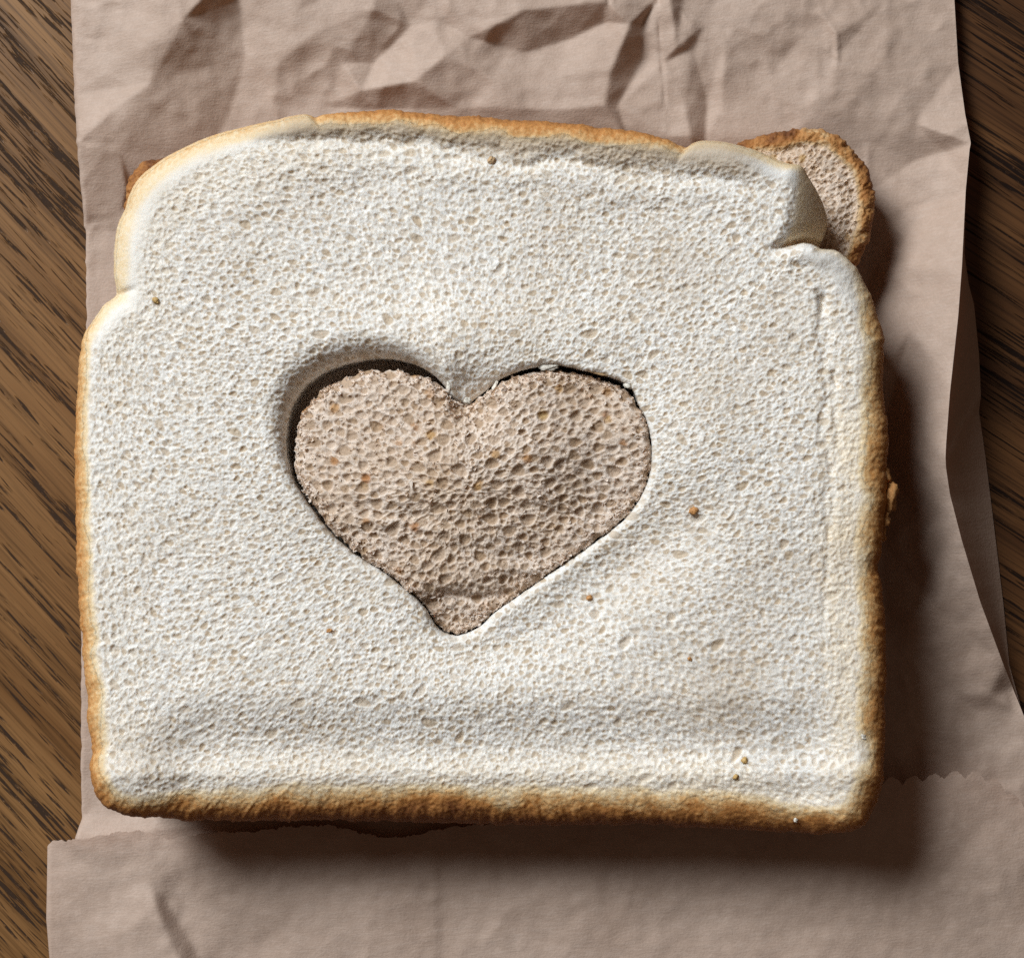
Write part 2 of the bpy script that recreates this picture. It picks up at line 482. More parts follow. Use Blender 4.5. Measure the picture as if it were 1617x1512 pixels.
# side gusset: hangs from the raised right edge down to the table
gy = np.arange(290, 1345, 4.0)
gt = np.linspace(0, 1, 26)
gx0 = np.interp(gy, ys, xedge); gz0 = np.interp(gy, ys, zedge)
GX = [(290,1525),(400,1523),(450,1530),(480,1538),(560,1546),(625,1549),(650,1546),(720,1556),(850,1572),(950,1584),(1050,1594),(1130,1616),(1200,1655),(1345,1700)]
gx1 = interp(gy, GX)
T, GY = np.meshgrid(gt, gy)
GXX = gx0[:, None] + T * (gx1 - gx0)[:, None]
GZ = gz0[:, None] * (1 - T) + 3 * T
# a diagonal crease and an inward sag
dcr = seg_dist(GXX, GY, [(1549, 632), (1520, 668), (1497, 722)])
GZ = GZ - 12 * np.sin(np.pi * T) + 13 * np.exp(-(dcr / 9) ** 2) * np.sin(np.pi * np.clip(T, 0, 1))
GZ -= 7 * sstep(10, -10, (GXX - 1497) * 0.86 + (GY - 722) * 0.5) * np.sin(np.pi * T)
GZ = np.maximum(GZ, 2.0)
GZ[:, 0] = gz0 - 0.3
link_mesh('side_gusset', to_world(GXX, GY, GZ).reshape(-1, 3), grid_faces(len(gy), len(gt), False), M_paper, bag)

# front flap with pinked edge
flap_pts = [(-40,1200,18),(75,1330,16),(74,1400,17),(73,1450,18),(79,1512,18),(80,1700,18),(-40,1700,18),
 (120,1322,34),(150,1318,38),(150,1370,28),(185,1310,42),(215,1308,44),(240,1313,40),(262,1322,34),(300,1315,40),(345,1311,42),(400,1318,38),
 (140,1440,22),(110,1520,20),(235,1384,40),(250,1440,48),(285,1520,50),(290,1620,48),(262,1420,27),(285,1460,22),(325,1520,18),(340,1640,16),
 (240,1350,40),(300,1370,36),(360,1440,34),(420,1380,40),(500,1318,36),(600,1318,34),(686,1318,36),(700,1318,32),(686,1420,40),(697,1420,35),(688,1560,36),(699,1560,32),(500,1450,38),(600,1560,34),
 (800,1315,34),(950,1306,36),(1050,1298,40),(850,1440,38),(1000,1500,40),(1150,1285,44),(1250,1268,46),(1320,1262,46),(1392,1236,50),(1460,1226,54),(1520,1222,56),(1560,1230,52),(1617,1280,40),(1700,1340,30),
 (1200,1420,44),(1400,1380,52),(1500,1330,58),(1480,1440,46),(1580,1380,50),(1600,1480,40),(1350,1520,38),(1700,1520,30),(1800,1200,30),(1500,1100,50),(800,1200,34),(300,1240,40),(150,1250,34),(1700,1700,20),(1000,1700,30),(500,1700,30)]
Hf = tri_raster(flap_pts)
Hf = 0.5 * blur(Hf, 4) + 0.5 * blur(Hf, 10) + 1.3 * ridged(30, 21) + 2.4 * gn(42, seed=22) + 0.45 * gn(7, seed=23)
FE = [(75,1331),(82,1325),(118,1321),(128,1322),(150,1317),(185,1310),(212,1308),(240,1313),(262,1321),(300,1315),(345,1310),(400,1310),(450,1302),(520,1299),(570,1311),(610,1320),(650,1316),(700,1304),(800,1294),(950,1291),(1050,1286),(1150,1276),(1250,1263),(1320,1254),(1392,1235),(1440,1232),(1500,1224),(1540,1223),(1565,1232),(1590,1248),(1617,1276),(1700,1345)]
fx = np.arange(75, 1700, 2.5)
scal = np.abs(np.sin(np.pi * (fx - 1392) / 33.0)) * 12 * (0.25 + 0.75 * sstep(1000, 1350, fx)) + 0.8 * np.random.default_rng(5).standard_normal(len(fx))
ytop = interp(fx, FE) + 5 - scal
fv = np.concatenate([np.linspace(0, 0.12, 26), np.linspace(0.13, 1, 130)])
FX = np.repeat(fx[None, :], len(fv), 0)
FY = ytop[None, :] + fv[:, None] * (1900 - ytop)[None, :]
FX = FX + (FX < 140) * 0
left = interp(FY[:, 0], [(1330,75),(1400,74),(1450,73),(1512,78),(1620,80),(1900,90)])
FX[:, 0] = left; FX[:, 1] = left + 1.2
FZ = np.maximum(samp(Hf, FX, FY), 10)
FZ[:, 0] -= 6; FZ[:, 1] -= 2
link_mesh('front_flap', to_world(FX, FY, FZ).reshape(-1, 3), grid_faces(len(fv), len(fx), False), M_paper, bag)

# ------------------------------------------------------------------ crumb height maps
def ang_white(x, y):
    a = -0.05 - 0.5 * sstep(650, 1150, y) * sstep(250, 900, x)
    a = a - 0.35 * sstep(900, 1350, x) * sstep(500, 1000, y)
    a = a + 1.35 * sstep(330, 160, x)
    return a
BX = (90, 150, 1430, 1340)
Fw = np.zeros((RH, RW), np.float32); Hw = np.zeros((RH, RW), np.float32)
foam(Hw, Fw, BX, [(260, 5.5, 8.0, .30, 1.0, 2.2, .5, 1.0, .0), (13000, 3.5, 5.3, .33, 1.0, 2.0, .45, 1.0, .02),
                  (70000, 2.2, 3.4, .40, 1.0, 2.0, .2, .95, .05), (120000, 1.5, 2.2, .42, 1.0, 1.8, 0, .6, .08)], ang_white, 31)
Hw = Hw + 0.40 * gn(1.2, seed=33) + 0.35 * gn(3.6, 2.2, seed=34)
ang_b = lambda x, y: np.full(np.shape(x), -0.08)
BB = (440, 560, 1050, 1020)
BB2 = (1120, 170, 1420, 460)
Fb_ = np.zeros((RH, RW), np.float32)
Hb = np.zeros((RH, RW), np.float32)
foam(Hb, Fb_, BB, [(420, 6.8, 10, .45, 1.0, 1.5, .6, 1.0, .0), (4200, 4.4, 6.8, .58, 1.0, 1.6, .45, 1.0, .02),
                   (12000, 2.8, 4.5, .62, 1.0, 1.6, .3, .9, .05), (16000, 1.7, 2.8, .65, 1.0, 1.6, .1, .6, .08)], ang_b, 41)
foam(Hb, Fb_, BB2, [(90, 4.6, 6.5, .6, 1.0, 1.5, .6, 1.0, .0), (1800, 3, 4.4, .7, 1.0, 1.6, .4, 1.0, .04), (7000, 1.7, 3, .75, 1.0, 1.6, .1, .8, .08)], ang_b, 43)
Hb = Hb + 0.45 * gn(1.2, seed=45) + 0.4 * gn(3.6, 2.4, seed=46) + 0.6 * gn(13, 8, seed=47)
Hc = 0.6 * gn(2.0, seed=51) + 0.5 * gn(4.5, seed=52) + 0.9 * gn(10, seed=53)       # crust grain
Hc = np.minimum(Hc, 2.0)
Hc = Hc + 0.4 * gn(1.3, seed=54)

# ------------------------------------------------------------------ slices
def resample(pts, n, smooth=True):
    p = np.array(pts, float)
    q = np.vstack([p, p[:1]])
    s = np.concatenate([[0], np.cumsum(np.hypot(*np.diff(q, axis=0).T))])
    t = np.linspace(0, s[-1], n, endpoint=False)
    if smooth:     # closed Catmull-Rom
        k = np.searchsorted(s, t, side='right') - 1
        u = (t - s[k]) / (s[k + 1] - s[k])
        m = len(p)
        P0, P1, P2, P3 = p[(k - 1) % m], p[k % m], p[(k + 1) % m], p[(k + 2) % m]
        u = u[:, None]
        r = 0.5 * ((2 * P1) + (-P0 + P2) * u + (2 * P0 - 5 * P1 + 4 * P2 - P3) * u ** 2 + (-P0 + 3 * P1 - 3 * P2 + P3) * u ** 3)
        return r
    return np.stack([np.interp(t, s, q[:, 0]), np.interp(t, s, q[:, 1])], 1)

def circ_smooth(a, sig):
    n = len(a); f = np.fft.rfftfreq(n)
    g = np.exp(-2 * np.pi ** 2 * sig ** 2 * f ** 2)
    return np.fft.irfft(np.fft.rfft(a) * g, n)

HEART = [(739,641),(752,631),(764,624),(792,606),(832,592),(876,586),(912,592),(952,602),(989,618),(1009,645),(1023,677),(1027,709),(1025,745),(1011,781),(985,817),(944,850),(904,878),(864,906),(824,934),(784,962),(756,986),(727,998),(707,996),(691,984),(675,958),(647,932),(607,900),(571,878),(530,842),(498,801),(474,761),(466,721),(468,685),(476,653),(498,625),(526,604),(555,594),(591,584),(631,584),(671,596),(695,610),(710,628),(725,637)]
HOLE = [(738,640),(752,629),(766,618),(794,597),(834,582),(878,577),(918,584),(958,594),(994,610),(1011,643),(1025,676),(1029,709),(1027,746),(1013,783),(987,819),(945,852),(905,880),(865,908),(825,936),(785,964),(757,989),(727,1002),(706,1000),(688,987),(672,960),(645,934),(605,902),(569,880),(527,845),(494,804),(467,763),(454,722),(453,685),(460,649),(480,615),(511,590),(550,575),(594,567),(638,570),(674,585),(698,605),(713,626),(726,636)]
OUT_W = [(540,178),(600,174),(650,176),(700,180),(760,184),(820,188),(880,193),(940,200),(1000,208),(1050,219),(1074,230),(1084,233),(1094,226),(1110,222),(1135,223),(1165,229),(1200,240),(1240,257),(1265,262),(1277,280),(1292,305),(1303,332),(1306,355),(1302,372),(1296,384),(1294,391),(1302,393),(1315,394),(1332,403),(1355,427),(1372,460),(1386,498),(1395,527),(1397,567),(1395,604),(1401,648),(1403,693),(1402,740),(1401,790),(1397,834),(1392,871),(1388,901),(1394,938),(1397,982),(1399,1056),(1399,1110),(1399,1160),(1397,1204),(1391,1246),(1383,1273),(1366,1300),(1343,1313),(1306,1317),(1240,1314),(1180,1310),(1128,1307),(1017,1302),(900,1303),(800,1301),(700,1299),(600,1297),(500,1297),(371,1297),(290,1295),(223,1291),(193,1287),(167,1275),(152,1256),(145,1226),(141,1208),(144,1182),(138,1137),(138,1100),(132,1063),(128,1008),(124,952),(121,871),(118,760),(118,685),(122,611),(128,548),(135,524),(149,503),(162,483),(176,473),(183,467),(184,456),(181,440),(180,415),(182,378),(187,353),(197,331),(204,308),(219,282),(241,263),(275,241),(334,215),(390,200),(445,187),(476,181),(490,182),(499,186),(509,182)]

CTR = np.array([740.0, 775.0])

def ray_hits(poly, ang):
    """point of a star-shaped outline at each angle"""
    q = resample(poly, 4000)
    a = np.unwrap(np.arctan2(q[:, 1] - CTR[1], q[:, 0] - CTR[0]))
    if a[-1] < a[0]:
        a = -a; ang = -ang
    a = np.maximum.accumulate(a) + np.arange(len(a)) * 1e-9
    per = 2 * np.pi
    aa = np.concatenate([a - per, a, a + per])
    qq = np.vstack([q, q, q])
    t = np.mod(ang - a[0], per) + a[0]
    return np.stack([np.interp(t, aa, qq[:, 0]), np.interp(t, aa, qq[:, 1])], 1)

def out_normals(O, sig):
    x = circ_smooth(O[:, 0], sig); y = circ_smooth(O[:, 1], sig)
    tx = np.roll(x, -1) - np.roll(x, 1); ty = np.roll(y, -1) - np.roll(y, 1)
    n = np.stack([ty, -tx], 1)
    n /= np.linalg.norm(n, axis=1)[:, None]
    d = np.sum(n * (O - CTR), 1).mean()
    return n if d > 0 else -n

def along(O, table):
    """a value along the outline, given at chosen points (x, y, v)"""
    n = len(O)
    idx = [int(np.argmin(np.hypot(O[:, 0] - x, O[:, 1] - y))) for x, y, v in table]
    o = np.argsort(idx)
    xs = np.array(idx)[o]; vs = np.array([table[k][2] for k in o], float)
    xs = np.concatenate([xs - n, xs, xs + n]); vs = np.tile(vs, 3)
    return np.interp(np.arange(n), xs, vs)

# ---- white slice
N = 2750
O = resample(OUT_W, N)
Rr = along(O, [(600,174,30),(1050,219,30),(1110,222,38),(1265,262,24),(1303,332,12),(1296,384,12),(1332,403,50),(1395,527,46),(1403,693,42),(1392,871,40),(1399,1160,46),(1366,1300,48),(1240,1314,52),(700,1299,56),(371,1297,52),(193,1287,46),(145,1226,42),(124,952,36),(118,700,32),(128,548,34),(162,483,44),(182,400,50),(204,308,52),(275,241,44),(400,198,36),(480,182,30)])
brown = along(O, [(560,176,.70),(700,180,.80),(900,194,.78),(1040,216,.72),(1078,231,.5),(1100,224,.34),(1200,240,.30),(1265,262,.26),(1303,332,.20),(1296,384,.18),(1332,403,.14),(1360,436,.22),(1384,495,.56),(1396,560,.64),(1403,693,.66),(1392,871,.74),(1399,1060,.76),(1399,1180,.78),(1383,1273,.80),(1306,1317,.84),(1128,1307,.96),(900,1303,1.0),(600,1297,.98),(371,1297,.9),(193,1287,.86),(152,1256,.76),(141,1208,.66),(132,1063,.60),(121,871,.68),(118,700,.66),(128,548,.52),(149,503,.30),(176,473,.24),(182,400,.25),(204,308,.32),(275,241,.36),(400,198,.38),(478,181,.36),(505,182,.55)])
bw = along(O, [(560,176,36),(700,180,44),(900,194,40),(1040,216,34),(1100,224,20),(1265,262,20),(1332,403,16),(1384,495,40),(1403,693,58),(1392,871,56),(1399,1100,56),(1383,1273,60),(1240,1314,70),(900,1303,74),(600,1297,74),(371,1297,70),(193,1287,50),(145,1226,36),(132,1063,36),(121,871,32),(118,700,27),(128,548,24),(162,483,26),(182,400,40),(275,241,44),(400,198,34)])
skin = along(O, [(600,174,.2),(1040,216,.2),(1094,226,.9),(1200,240,.9),(1265,262,1),(1303,332,1),(1296,384,1),(1332,403,.75),(1384,495,.5),(1400,640,.2),(1399,1100,.1),(900,1303,0),(145,1226,0),(121,871,.1),(128,548,.4),(162,483,.9),(182,400,1),(204,308,1),(275,241,1),(400,198,.95),(480,182,.8),(540,178,.2)])
jit = circ_smooth(rng.standard_normal(N), 4) * 4.2 + circ_smooth(rng.standard_normal(N), 1.4) * 1.2 + circ_smooth(rng.standard_normal(N), 18) * 9
nrm = out_normals(O, 9)
O = O + nrm * (jit * (1 - 0.85 * skin) * 0.8)[:, None]
ang = np.unwrap(np.arctan2(O[:, 1] - CTR[1], O[:, 0] - CTR[0]))
ang = np.sign(ang[-1] - ang[0]) * np.maximum.accumulate(np.sign(ang[-1] - ang[0]) * ang)
ang = np.linspace(0, ang[-1] - ang[0], N) * 0 + ang
# soften the angle steps so that neighbouring rays never cross
tot = np.sign(ang[-1] - ang[0]) * 2 * np.pi
lin = ang[0] + np.arange(N) / N * tot
ang = lin + circ_smooth(ang - lin, 10)
Hh = ray_hits(HOLE, ang.copy())
Hh = Hh + (Hh - CTR) / np.linalg.norm(Hh - CTR, axis=1)[:, None] * (circ_smooth(rng.standard_normal(N), 6) * 1.6)[:, None]

# broad relief of the white slice (height map, 0 = plateau)
def g2(x0, y0, sx, sy, rot=0.0):
    c, s = math.cos(rot), math.sin(rot)
    u = (XX - x0) * c + (YY - y0) * s; v = -(XX - x0) * s + (YY - y0) * c
    return np.exp(-(u / sx) ** 2 - (v / sy) ** 2)
Bw = 1.6 * gn(80, seed=61) + 0.5 * gn(30, seed=62)
edge_y = np.interp(XX[0], [150, 480, 520, 600, 760, 900, 1050, 1180, 1250, 1300], [250, 232, 228, 232, 248, 256, 274, 300, 320, 340])[None, :]
top_y = np.interp(XX[0], [150, 334, 480, 600, 820, 1000, 1084, 1200, 1265], [300, 222, 190, 178, 190, 210, 232, 246, 264])[None, :]
edge_y = edge_y + 5 * gn(28, 14, seed=65) + 2.5 * gn(7, 5, seed=66)
vz = np.clip((edge_y - YY) / np.maximum(edge_y - top_y, 20), 0, 1.3)
inx = sstep(330, 520, XX) * sstep(1235, 1150, XX)
Bw += (14 * vz - 3 * np.exp(-((YY - edge_y + 4) / 13) ** 2)) * inx          # pressed band below the top crust, rising to it
Bw += 4 * np.exp(-((YY - edge_y - 26) / 26) ** 2) * inx
Bw += -20 * sstep(1085, 1185, YY) * sstep(200, 330, XX) * sstep(1360, 1250, XX) + 7 * np.exp(-((YY - 1222) / 22) ** 2)
Bw += -20 * g2(985, 890, 170, 62, -0.62) - 16 * g2(745, 1010, 130, 56) - 12 * g2(560, 920, 130, 48, 0.7)     # sinks towards the lower edges of the hole
Bw += 10 * g2(720, 530, 260, 60) + 8 * g2(1100, 720, 70, 130)
Bw += -22 * g2(742, 618, 40, 34)                                              # the tongue between the lobes dips
# split side at the right: a crease with slits
dsl = seg_dist(XX, YY, [(1296,470),(1300,540),(1310,600),(1312,700),(1308,850),(1300,1000),(1302,1120)])
slit = np.clip(gn(5, 11, seed=64) * 0.6 + 0.15, 0, 1) * sstep(1150, 1000, YY)
dsl = dsl + 5 * gn(16, seed=67)
Bw += -3.0 * np.exp(-(dsl / 9) ** 2) * sstep(1150, 1000, YY)
Bw += -11 * np.exp(-(seg_dist(XX, YY, [(1298,472),(1300,490)]) / 6) ** 2)
Bw += -6 * np.exp(-(seg_dist(XX, YY, [(1316,588),(1322,610)]) / 4) ** 2)
# the top-right lobe: its side falls away, the shoulder below laps over it
lob = np.interp(YY[:, 0], [240, 262, 285, 352, 375, 392], [1262, 1258, 1258, 1250, 1240, 1232])[:, None]
shoulder = np.interp(XX[0], [1200, 1236, 1246, 1269, 1281, 1296, 1320, 1400], [400, 392, 389, 384, 386, 393, 396, 396])[None, :]
inl = sstep(shoulder + 3, shoulder - 3, YY) * (YY > 235)
Bw += -60 * np.clip((XX - lob + 16) / 64, 0, 1.12) ** 1.6 * inl
Bw += -16 * np.exp(-(np.abs(YY - shoulder + 4) / 7) ** 2) * sstep(1205, 1245, XX) * (XX < 1320)
Bw += 6 * np.exp(-((YY - shoulder - 16) / 14) ** 2) * sstep(1215, 1260, XX) * (XX < 1400)
# left notch groove
Bw += -9 * np.exp(-(seg_dist(XX, YY, [(178,468),(200,462),(222,452)]) / 6) ** 2) * sstep(226, 190, XX)
Bw = Bw.astype(np.float32)
TOP, BOT = 250.0, 135.0

cosf = np.clip(np.sum(nrm * (O - Hh), 1) / np.linalg.norm(O - Hh, axis=1), 0.45, 1)
cosf = circ_smooth(cosf, 6)
L = np.linalg.norm(O - Hh, axis=1)
# rows: inner wall, top, outer wall, underside
tt = np.linspace(0, 1, 275)
tt = tt - 0.022 * np.sin(2 * np.pi * tt)                     # denser near both rims
t = tt[:, None]
PX = Hh[None, :, 0] * (1 - t) + O[None, :, 0] * t
PY = Hh[None, :, 1] * (1 - t) + O[None, :, 1] * t
d_out = (1 - t) * (L * cosf)[None, :]
Hh = Hh - (Hh - CTR) / np.linalg.norm(Hh - CTR, axis=1)[:, None] * (1.8 * (1 - np.exp(-(np.hypot(Hh[:, 0] - 540, Hh[:, 1] - 600) / 140) ** 2)))[:, None]
uw = 0.85 * np.exp(-(np.hypot(Hh[:, 0] - 520, Hh[:, 1] - 620) / 110) ** 4)[:, None]
Hh = Hh * (1 - uw) + ray_hits(HEART, ang.copy()) * uw
hole_n = out_normals(Hh, 6)
cosh = np.clip(np.sum(hole_n * (O - Hh), 1) / L, 0.5, 1)
d_in = t * (L * circ_smooth(cosh, 6))[None, :]
Rj = Rr[None, :]
k = np.clip(1 - d_out / Rj, 0, 1)
up = np.sqrt(np.maximum(1 - k ** 2, 0))
Rin = along(Hh, [(595,567,58),(480,615,58),(453,685,40),(463,765,18),(566,884,17),(703,1004,18),(867,911,16),(1016,785,14),(1014,640,7),(918,584,9),(794,597,16),(738,640,30),(690,595,26)])[None, :]
ki = np.clip(1 - d_in / Rin, 0, 1)
roll = Rj * (1 - up) * np.where(k > 0, 1, 0) * 0.9
roll_in = Rin * (1 - np.sqrt(np.maximum(1 - ki ** 2, 0)))
sk = skin[None, :] * sstep(1.25, 0.55, d_out / np.maximum(Rj, 34))
texture_w = samp(Hw, PX, PY)
texture_c = samp(Hc, PX, PY)
crustiness = sstep(1.0, 0.3, d_out / bw[None, :]) * sstep(0.2, 0.5, brown)[None, :]
disp = texture_w * (1 - crustiness) + (texture_c - 1.0) * 0.65 * crustiness
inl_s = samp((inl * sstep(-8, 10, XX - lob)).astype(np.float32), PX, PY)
disp = disp * (1 - 0.86 * np.maximum(sk, inl_s))
Zp = TOP + samp(Bw, PX, PY)
Zt = Zp - roll - roll_in + disp * (0.25 + 0.75 * up) * (1 - 0.35 * ki)
PX = PX + nrm[None, :, 0] * disp * k * 0.9
PY = PY + nrm[None, :, 1] * disp * k * 0.9
toast = brown[None, :] * (0.32 * sstep(1.05, 0.55, d_out / bw[None, :]) + 0.34 * sstep(0.74, 0.30, d_out / bw[None, :]) + 0.34 * sstep(0.42, 0.0, d_out / bw[None, :]))
cream = 0.10 * sstep(140, 60, d_out) * along(O, [(900,194,0.2),(1303,332,0),(1384,495,.3),(1403,693,1),(1399,1100,.9),(1366,1300,.8),(900,1303,.9),(371,1297,.6),(145,1226,.3),(118,700,.15),(182,400,.45),(275,241,.5)])[None, :]
edge_noise = samp(gn(14, seed=71), PX, PY)
toast = np.maximum(toast * (1 + 0.22 * edge_noise * sstep(2, 30, d_out)), cream * (1 + 0.15 * edge_noise))
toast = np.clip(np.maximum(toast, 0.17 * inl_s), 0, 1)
tan = np.clip(samp((np.clip(vz * 2.0, 0, 1) * inx * 0.95).astype(np.float32), PX, PY) + 0.1 * samp(gn(50, seed=72), PX, PY), 0, 0.8)
pore_shade = np.clip(samp(Fw, PX, PY), 0, 1) * (1 - sk)
top = to_world(PX, PY, Zt)
# inner wall down from the rim
nin = 9
wz = np.linspace(0, 1, nin)[:, None]
zr = Zt[0][None, :]
inner = np.stack([np.repeat(top[0][None, :, 0], nin, 0), np.repeat(top[0][None, :, 1], nin, 0), (BOT + (zr - BOT) * wz) * U], -1)
inj = 1.5 * U * np.stack([samp(Hc, Hh[:, 0] + 7 * i, Hh[:, 1]) for i in range(nin)], 0)
hn3 = np.stack([hole_n[:, 0], -hole_n[:, 1]], 1)
inner[..., :2] += hn3[None] * np.abs(inj)[..., None]
inner = inner[:-1]
# outer wall, tucking in towards the bottom
nw = 14
ww = np.linspace(0, 1, nw + 1)[1:, None]
zo = Zt[-1][None, :]
on3 = np.stack([nrm[:, 0], -nrm[:, 1]], 1)
tuck = (26 * ww ** 1.6) + np.where(ww > 0.8, (ww - 0.8) * 70, 0)
s_arc = np.arange(N)[None, :] * 1.75
wtex = wrap(Hc, s_arc + 0 * ww, 400 + 110 * ww + 0 * s_arc) * (1 - 0.85 * skin[None, :])
outer = np.empty((nw, N, 3))
off = (-tuck + wtex * 1.2) * U
outer[..., :2] = top[-1][None, :, :2] + on3[None] * off[..., None]
outer[..., 2] = ((1 - ww) * zo + ww * BOT) * U
nb = 6
bb = np.linspace(0, 1, nb + 1)[1:, None, None]
bottom = outer[-1][None] * (1 - bb) + inner[0][None] * bb
bottom[..., 2] = BOT * U
V = np.concatenate([inner, top, outer, bottom], 0)
nr = V.shape[0]
ones = lambda n, v: np.broadcast_to(v, (n, N)).astype(np.float32)
wall_t = np.clip(brown[None, :] * (1.0 + 0.12 * ww) + 0.03 * wtex, 0, 1)
A_t = np.concatenate([ones(len(inner), toast[0] * 0), toast, wall_t, ones(nb, 0.0)], 0)
A_n = np.concatenate([ones(len(inner), tan[0]), tan, ones(nw, 0.0), ones(nb, 0.0)], 0)
F = grid_faces(nr, N, True)[:, ::-1]
Vf = V.reshape(-1, 3)
dd = np.concatenate([ones(len(inner), 1e3), d_out / (bw[None, :] * (0.10 + 0.40 * sstep(.36, .56, brown)[None, :] + 0.10 * edge_noise * sstep(.36, .56, brown)[None, :])), ones(nw, 0.0), ones(nb, 1e3)], 0).ravel()
crust_mask = dd[F].mean(1) < 1.0
A_f = np.concatenate([ones(len(inner), 0), pore_shade, ones(nw, 0.0), ones(nb, 0.0)], 0)
at = {'toast': A_t.ravel(), 'tan': A_n.ravel(), 'pore_shade': A_f.ravel()}

def flakes(P3, okmask, areas, n, angf, seed, lr, hr, px, py):
    """torn remnants of cell walls: small bent slivers standing on the crumb"""
    g = np.random.default_rng(seed)
    w = (areas * okmask).ravel(); w = w / w.sum()
    idx = g.choice(w.size, n, p=w)
    p = P3.reshape(-1, 3)[idx]
    a = -angf(px.ravel()[idx], py.ravel()[idx]) + g.normal(0, 0.75, n)
    ln = np.exp(g.normal(0, 0.35, n)) * lr * U; hh = np.exp(g.normal(0, 0.4, n)) * hr * U
    bend = g.normal(0, 0.5, n); lean = g.normal(0, 0.75, n)
    dx, dy = np.cos(a), np.sin(a)
    out = []
    for s_, b_ in ((-1, 1), (0, 0), (1, 1)):
        ox = p[:, 0] + dx * ln * 0.5 * s_ - dy * bend * ln * 0.4 * b_
        oy = p[:, 1] + dy * ln * 0.5 * s_ + dx * bend * ln * 0.4 * b_
        hv = hh * (g.uniform(0.35, 1.0, n) if s_ else 1.0)
        out.append(np.stack([ox, oy, p[:, 2] - 1.2 * U], 1))
        out.append(np.stack([ox - dy * lean * hv, oy + dx * lean * hv, p[:, 2] + hv], 1))
    Vk = np.stack(out, 1).reshape(-1, 3)
    b = np.arange(n)[:, None] * 6
    Fk = np.concatenate([b + np.array([[0, 2, 3, 1]]), b + np.array([[2, 4, 5, 3]])], 0)
    return Vk, Fk, idx

def add_flakes(v, f, a, fl, extra):
    Vk, Fk, idx = fl
    f = np.concatenate([f, Fk + len(v)], 0)
    v = np.concatenate([v, Vk], 0)
    a = {k: np.concatenate([q, np.repeat(extra[k].ravel()[idx], 6)]) for k, q in a.items()}
    return v, f, a

def areas_of(P3):
    du = np.linalg.norm(np.gradient(P3, axis=0), axis=2); dv = np.linalg.norm(np.gradient(P3, axis=1), axis=2)
    return du * dv

VN = vert_normals(Vf.astype(np.float64), F)
white = empty('white_bread_slice', (0, 0, BOT * U), 'white bread slice with a heart-shaped hole on top of the sandwich', 'bread slice')
for nm, mk in (('crumb', ~crust_mask), ('crust', crust_mask)):
    v, f, a = compact(Vf, F, {**at, 'nx': VN[:, 0], 'ny': VN[:, 1], 'nz': VN[:, 2]}, mk)
    nv = np.stack([a.pop(q_) for q_ in ('nx', 'ny', 'nz')], 1)
    link_mesh(nm, v, f, M_white, white, a, normals=nv)

# ---- brown slice underneath
OUT_B = [(540,214),(700,216),(900,230),(1050,250),(1120,250),(1169,226),(1200,212),(1236,207),(1288,202),(1313,208),(1337,225),(1360,249),(1375,275),(1381,304),(1379,343),(1372,378),(1361,409),(1352,430),(1346,470),(1350,560),(1356,700),(1356,900),(1358,1100),(1356,1200),(1340,1258),(1300,1274),(1100,1268),(800,1264),(500,1262),(260,1258),(196,1246),(180,1200),(172,1100),(164,900),(160,700),(164,580),(190,500),(212,440),(206,380),(195,335),(197,312),(202,283),(222,260),(256,250),(300,246),(400,226)]
TB, BB0 = 131.0, 13.0
NB = 1500
Ob0 = resample(OUT_B, 6000)
w = 0.22 + 1.0 * np.exp(-(np.hypot(Ob0[:, 0] - 1330, Ob0[:, 1] - 300) / 190) ** 2) + 0.5 * np.exp(-(np.hypot(Ob0[:, 0] - 220, Ob0[:, 1] - 280) / 90) ** 2)
cs = np.concatenate([[0], np.cumsum(w)])
pick = np.interp(np.linspace(0, cs[-1], NB, endpoint=False), cs, np.arange(6001))
Ob = np.stack([np.interp(pick, np.arange(6001), np.append(Ob0[:, i], Ob0[0, i])) for i in (0, 1)], 1)
nb3 = out_normals(Ob, 5)
Ob = Ob + nb3 * (circ_smooth(rng.standard_normal(NB), 8) * 4 + circ_smooth(rng.standard_normal(NB), 2) * 1.0)[:, None]
insetw = np.concatenate([np.linspace(0, 150, 84), np.linspace(165, 700, 14)])      # distance in from the rim along the ray
Lb = np.linalg.norm(Ob - CTR, axis=1)
tb = np.clip(insetw[:, None] / Lb[None, :], 0, 0.985)
PX = Ob[None, :, 0] * (1 - tb) + CTR[0] * tb
PY = Ob[None, :, 1] * (1 - tb) + CTR[1] * tb
cb = circ_smooth(np.clip(np.sum(nb3 * (Ob - CTR), 1) / Lb, 0.5, 1), 4)
db = insetw[:, None] * cb[None, :]
RB = 24.0
k = np.clip(1 - db / RB, 0, 1); up = np.sqrt(np.maximum(1 - k * k, 0))
cr = sstep(1, 0.35, db / 36)
tx = samp(Hb, PX, PY) * (1 - cr) + (samp(Hc, PX, PY) * 1.3 - 1.5) * cr
tx = tx * sstep(320, 150, insetw)[:, None]
bz = TB - 3 - RB * (1 - up) + np.minimum(tx, 3) - 5 * np.exp(-((db - 34) / 12) ** 2)
topright = np.exp(-(np.hypot(PX - 1230, PY - 235) / 60) ** 2)
PX = PX + nb3[None, :, 0] * tx * k; PY = PY + nb3[None, :, 1] * tx * k
bt = 0.62 * sstep(1, 0.3, db / 36) + 0.16 * topright * sstep(1.2, 0.4, db / 44)
bt = np.clip(bt * (1 + 0.2 * samp(gn(9, seed=81), PX, PY)), 0, 1)
topb = to_world(PX, PY, bz)
wwb = np.linspace(0, 1, 9)[1:, None]
on3 = np.stack([nb3[:, 0], -nb3[:, 1]], 1)
wallb = np.empty((8, NB, 3))
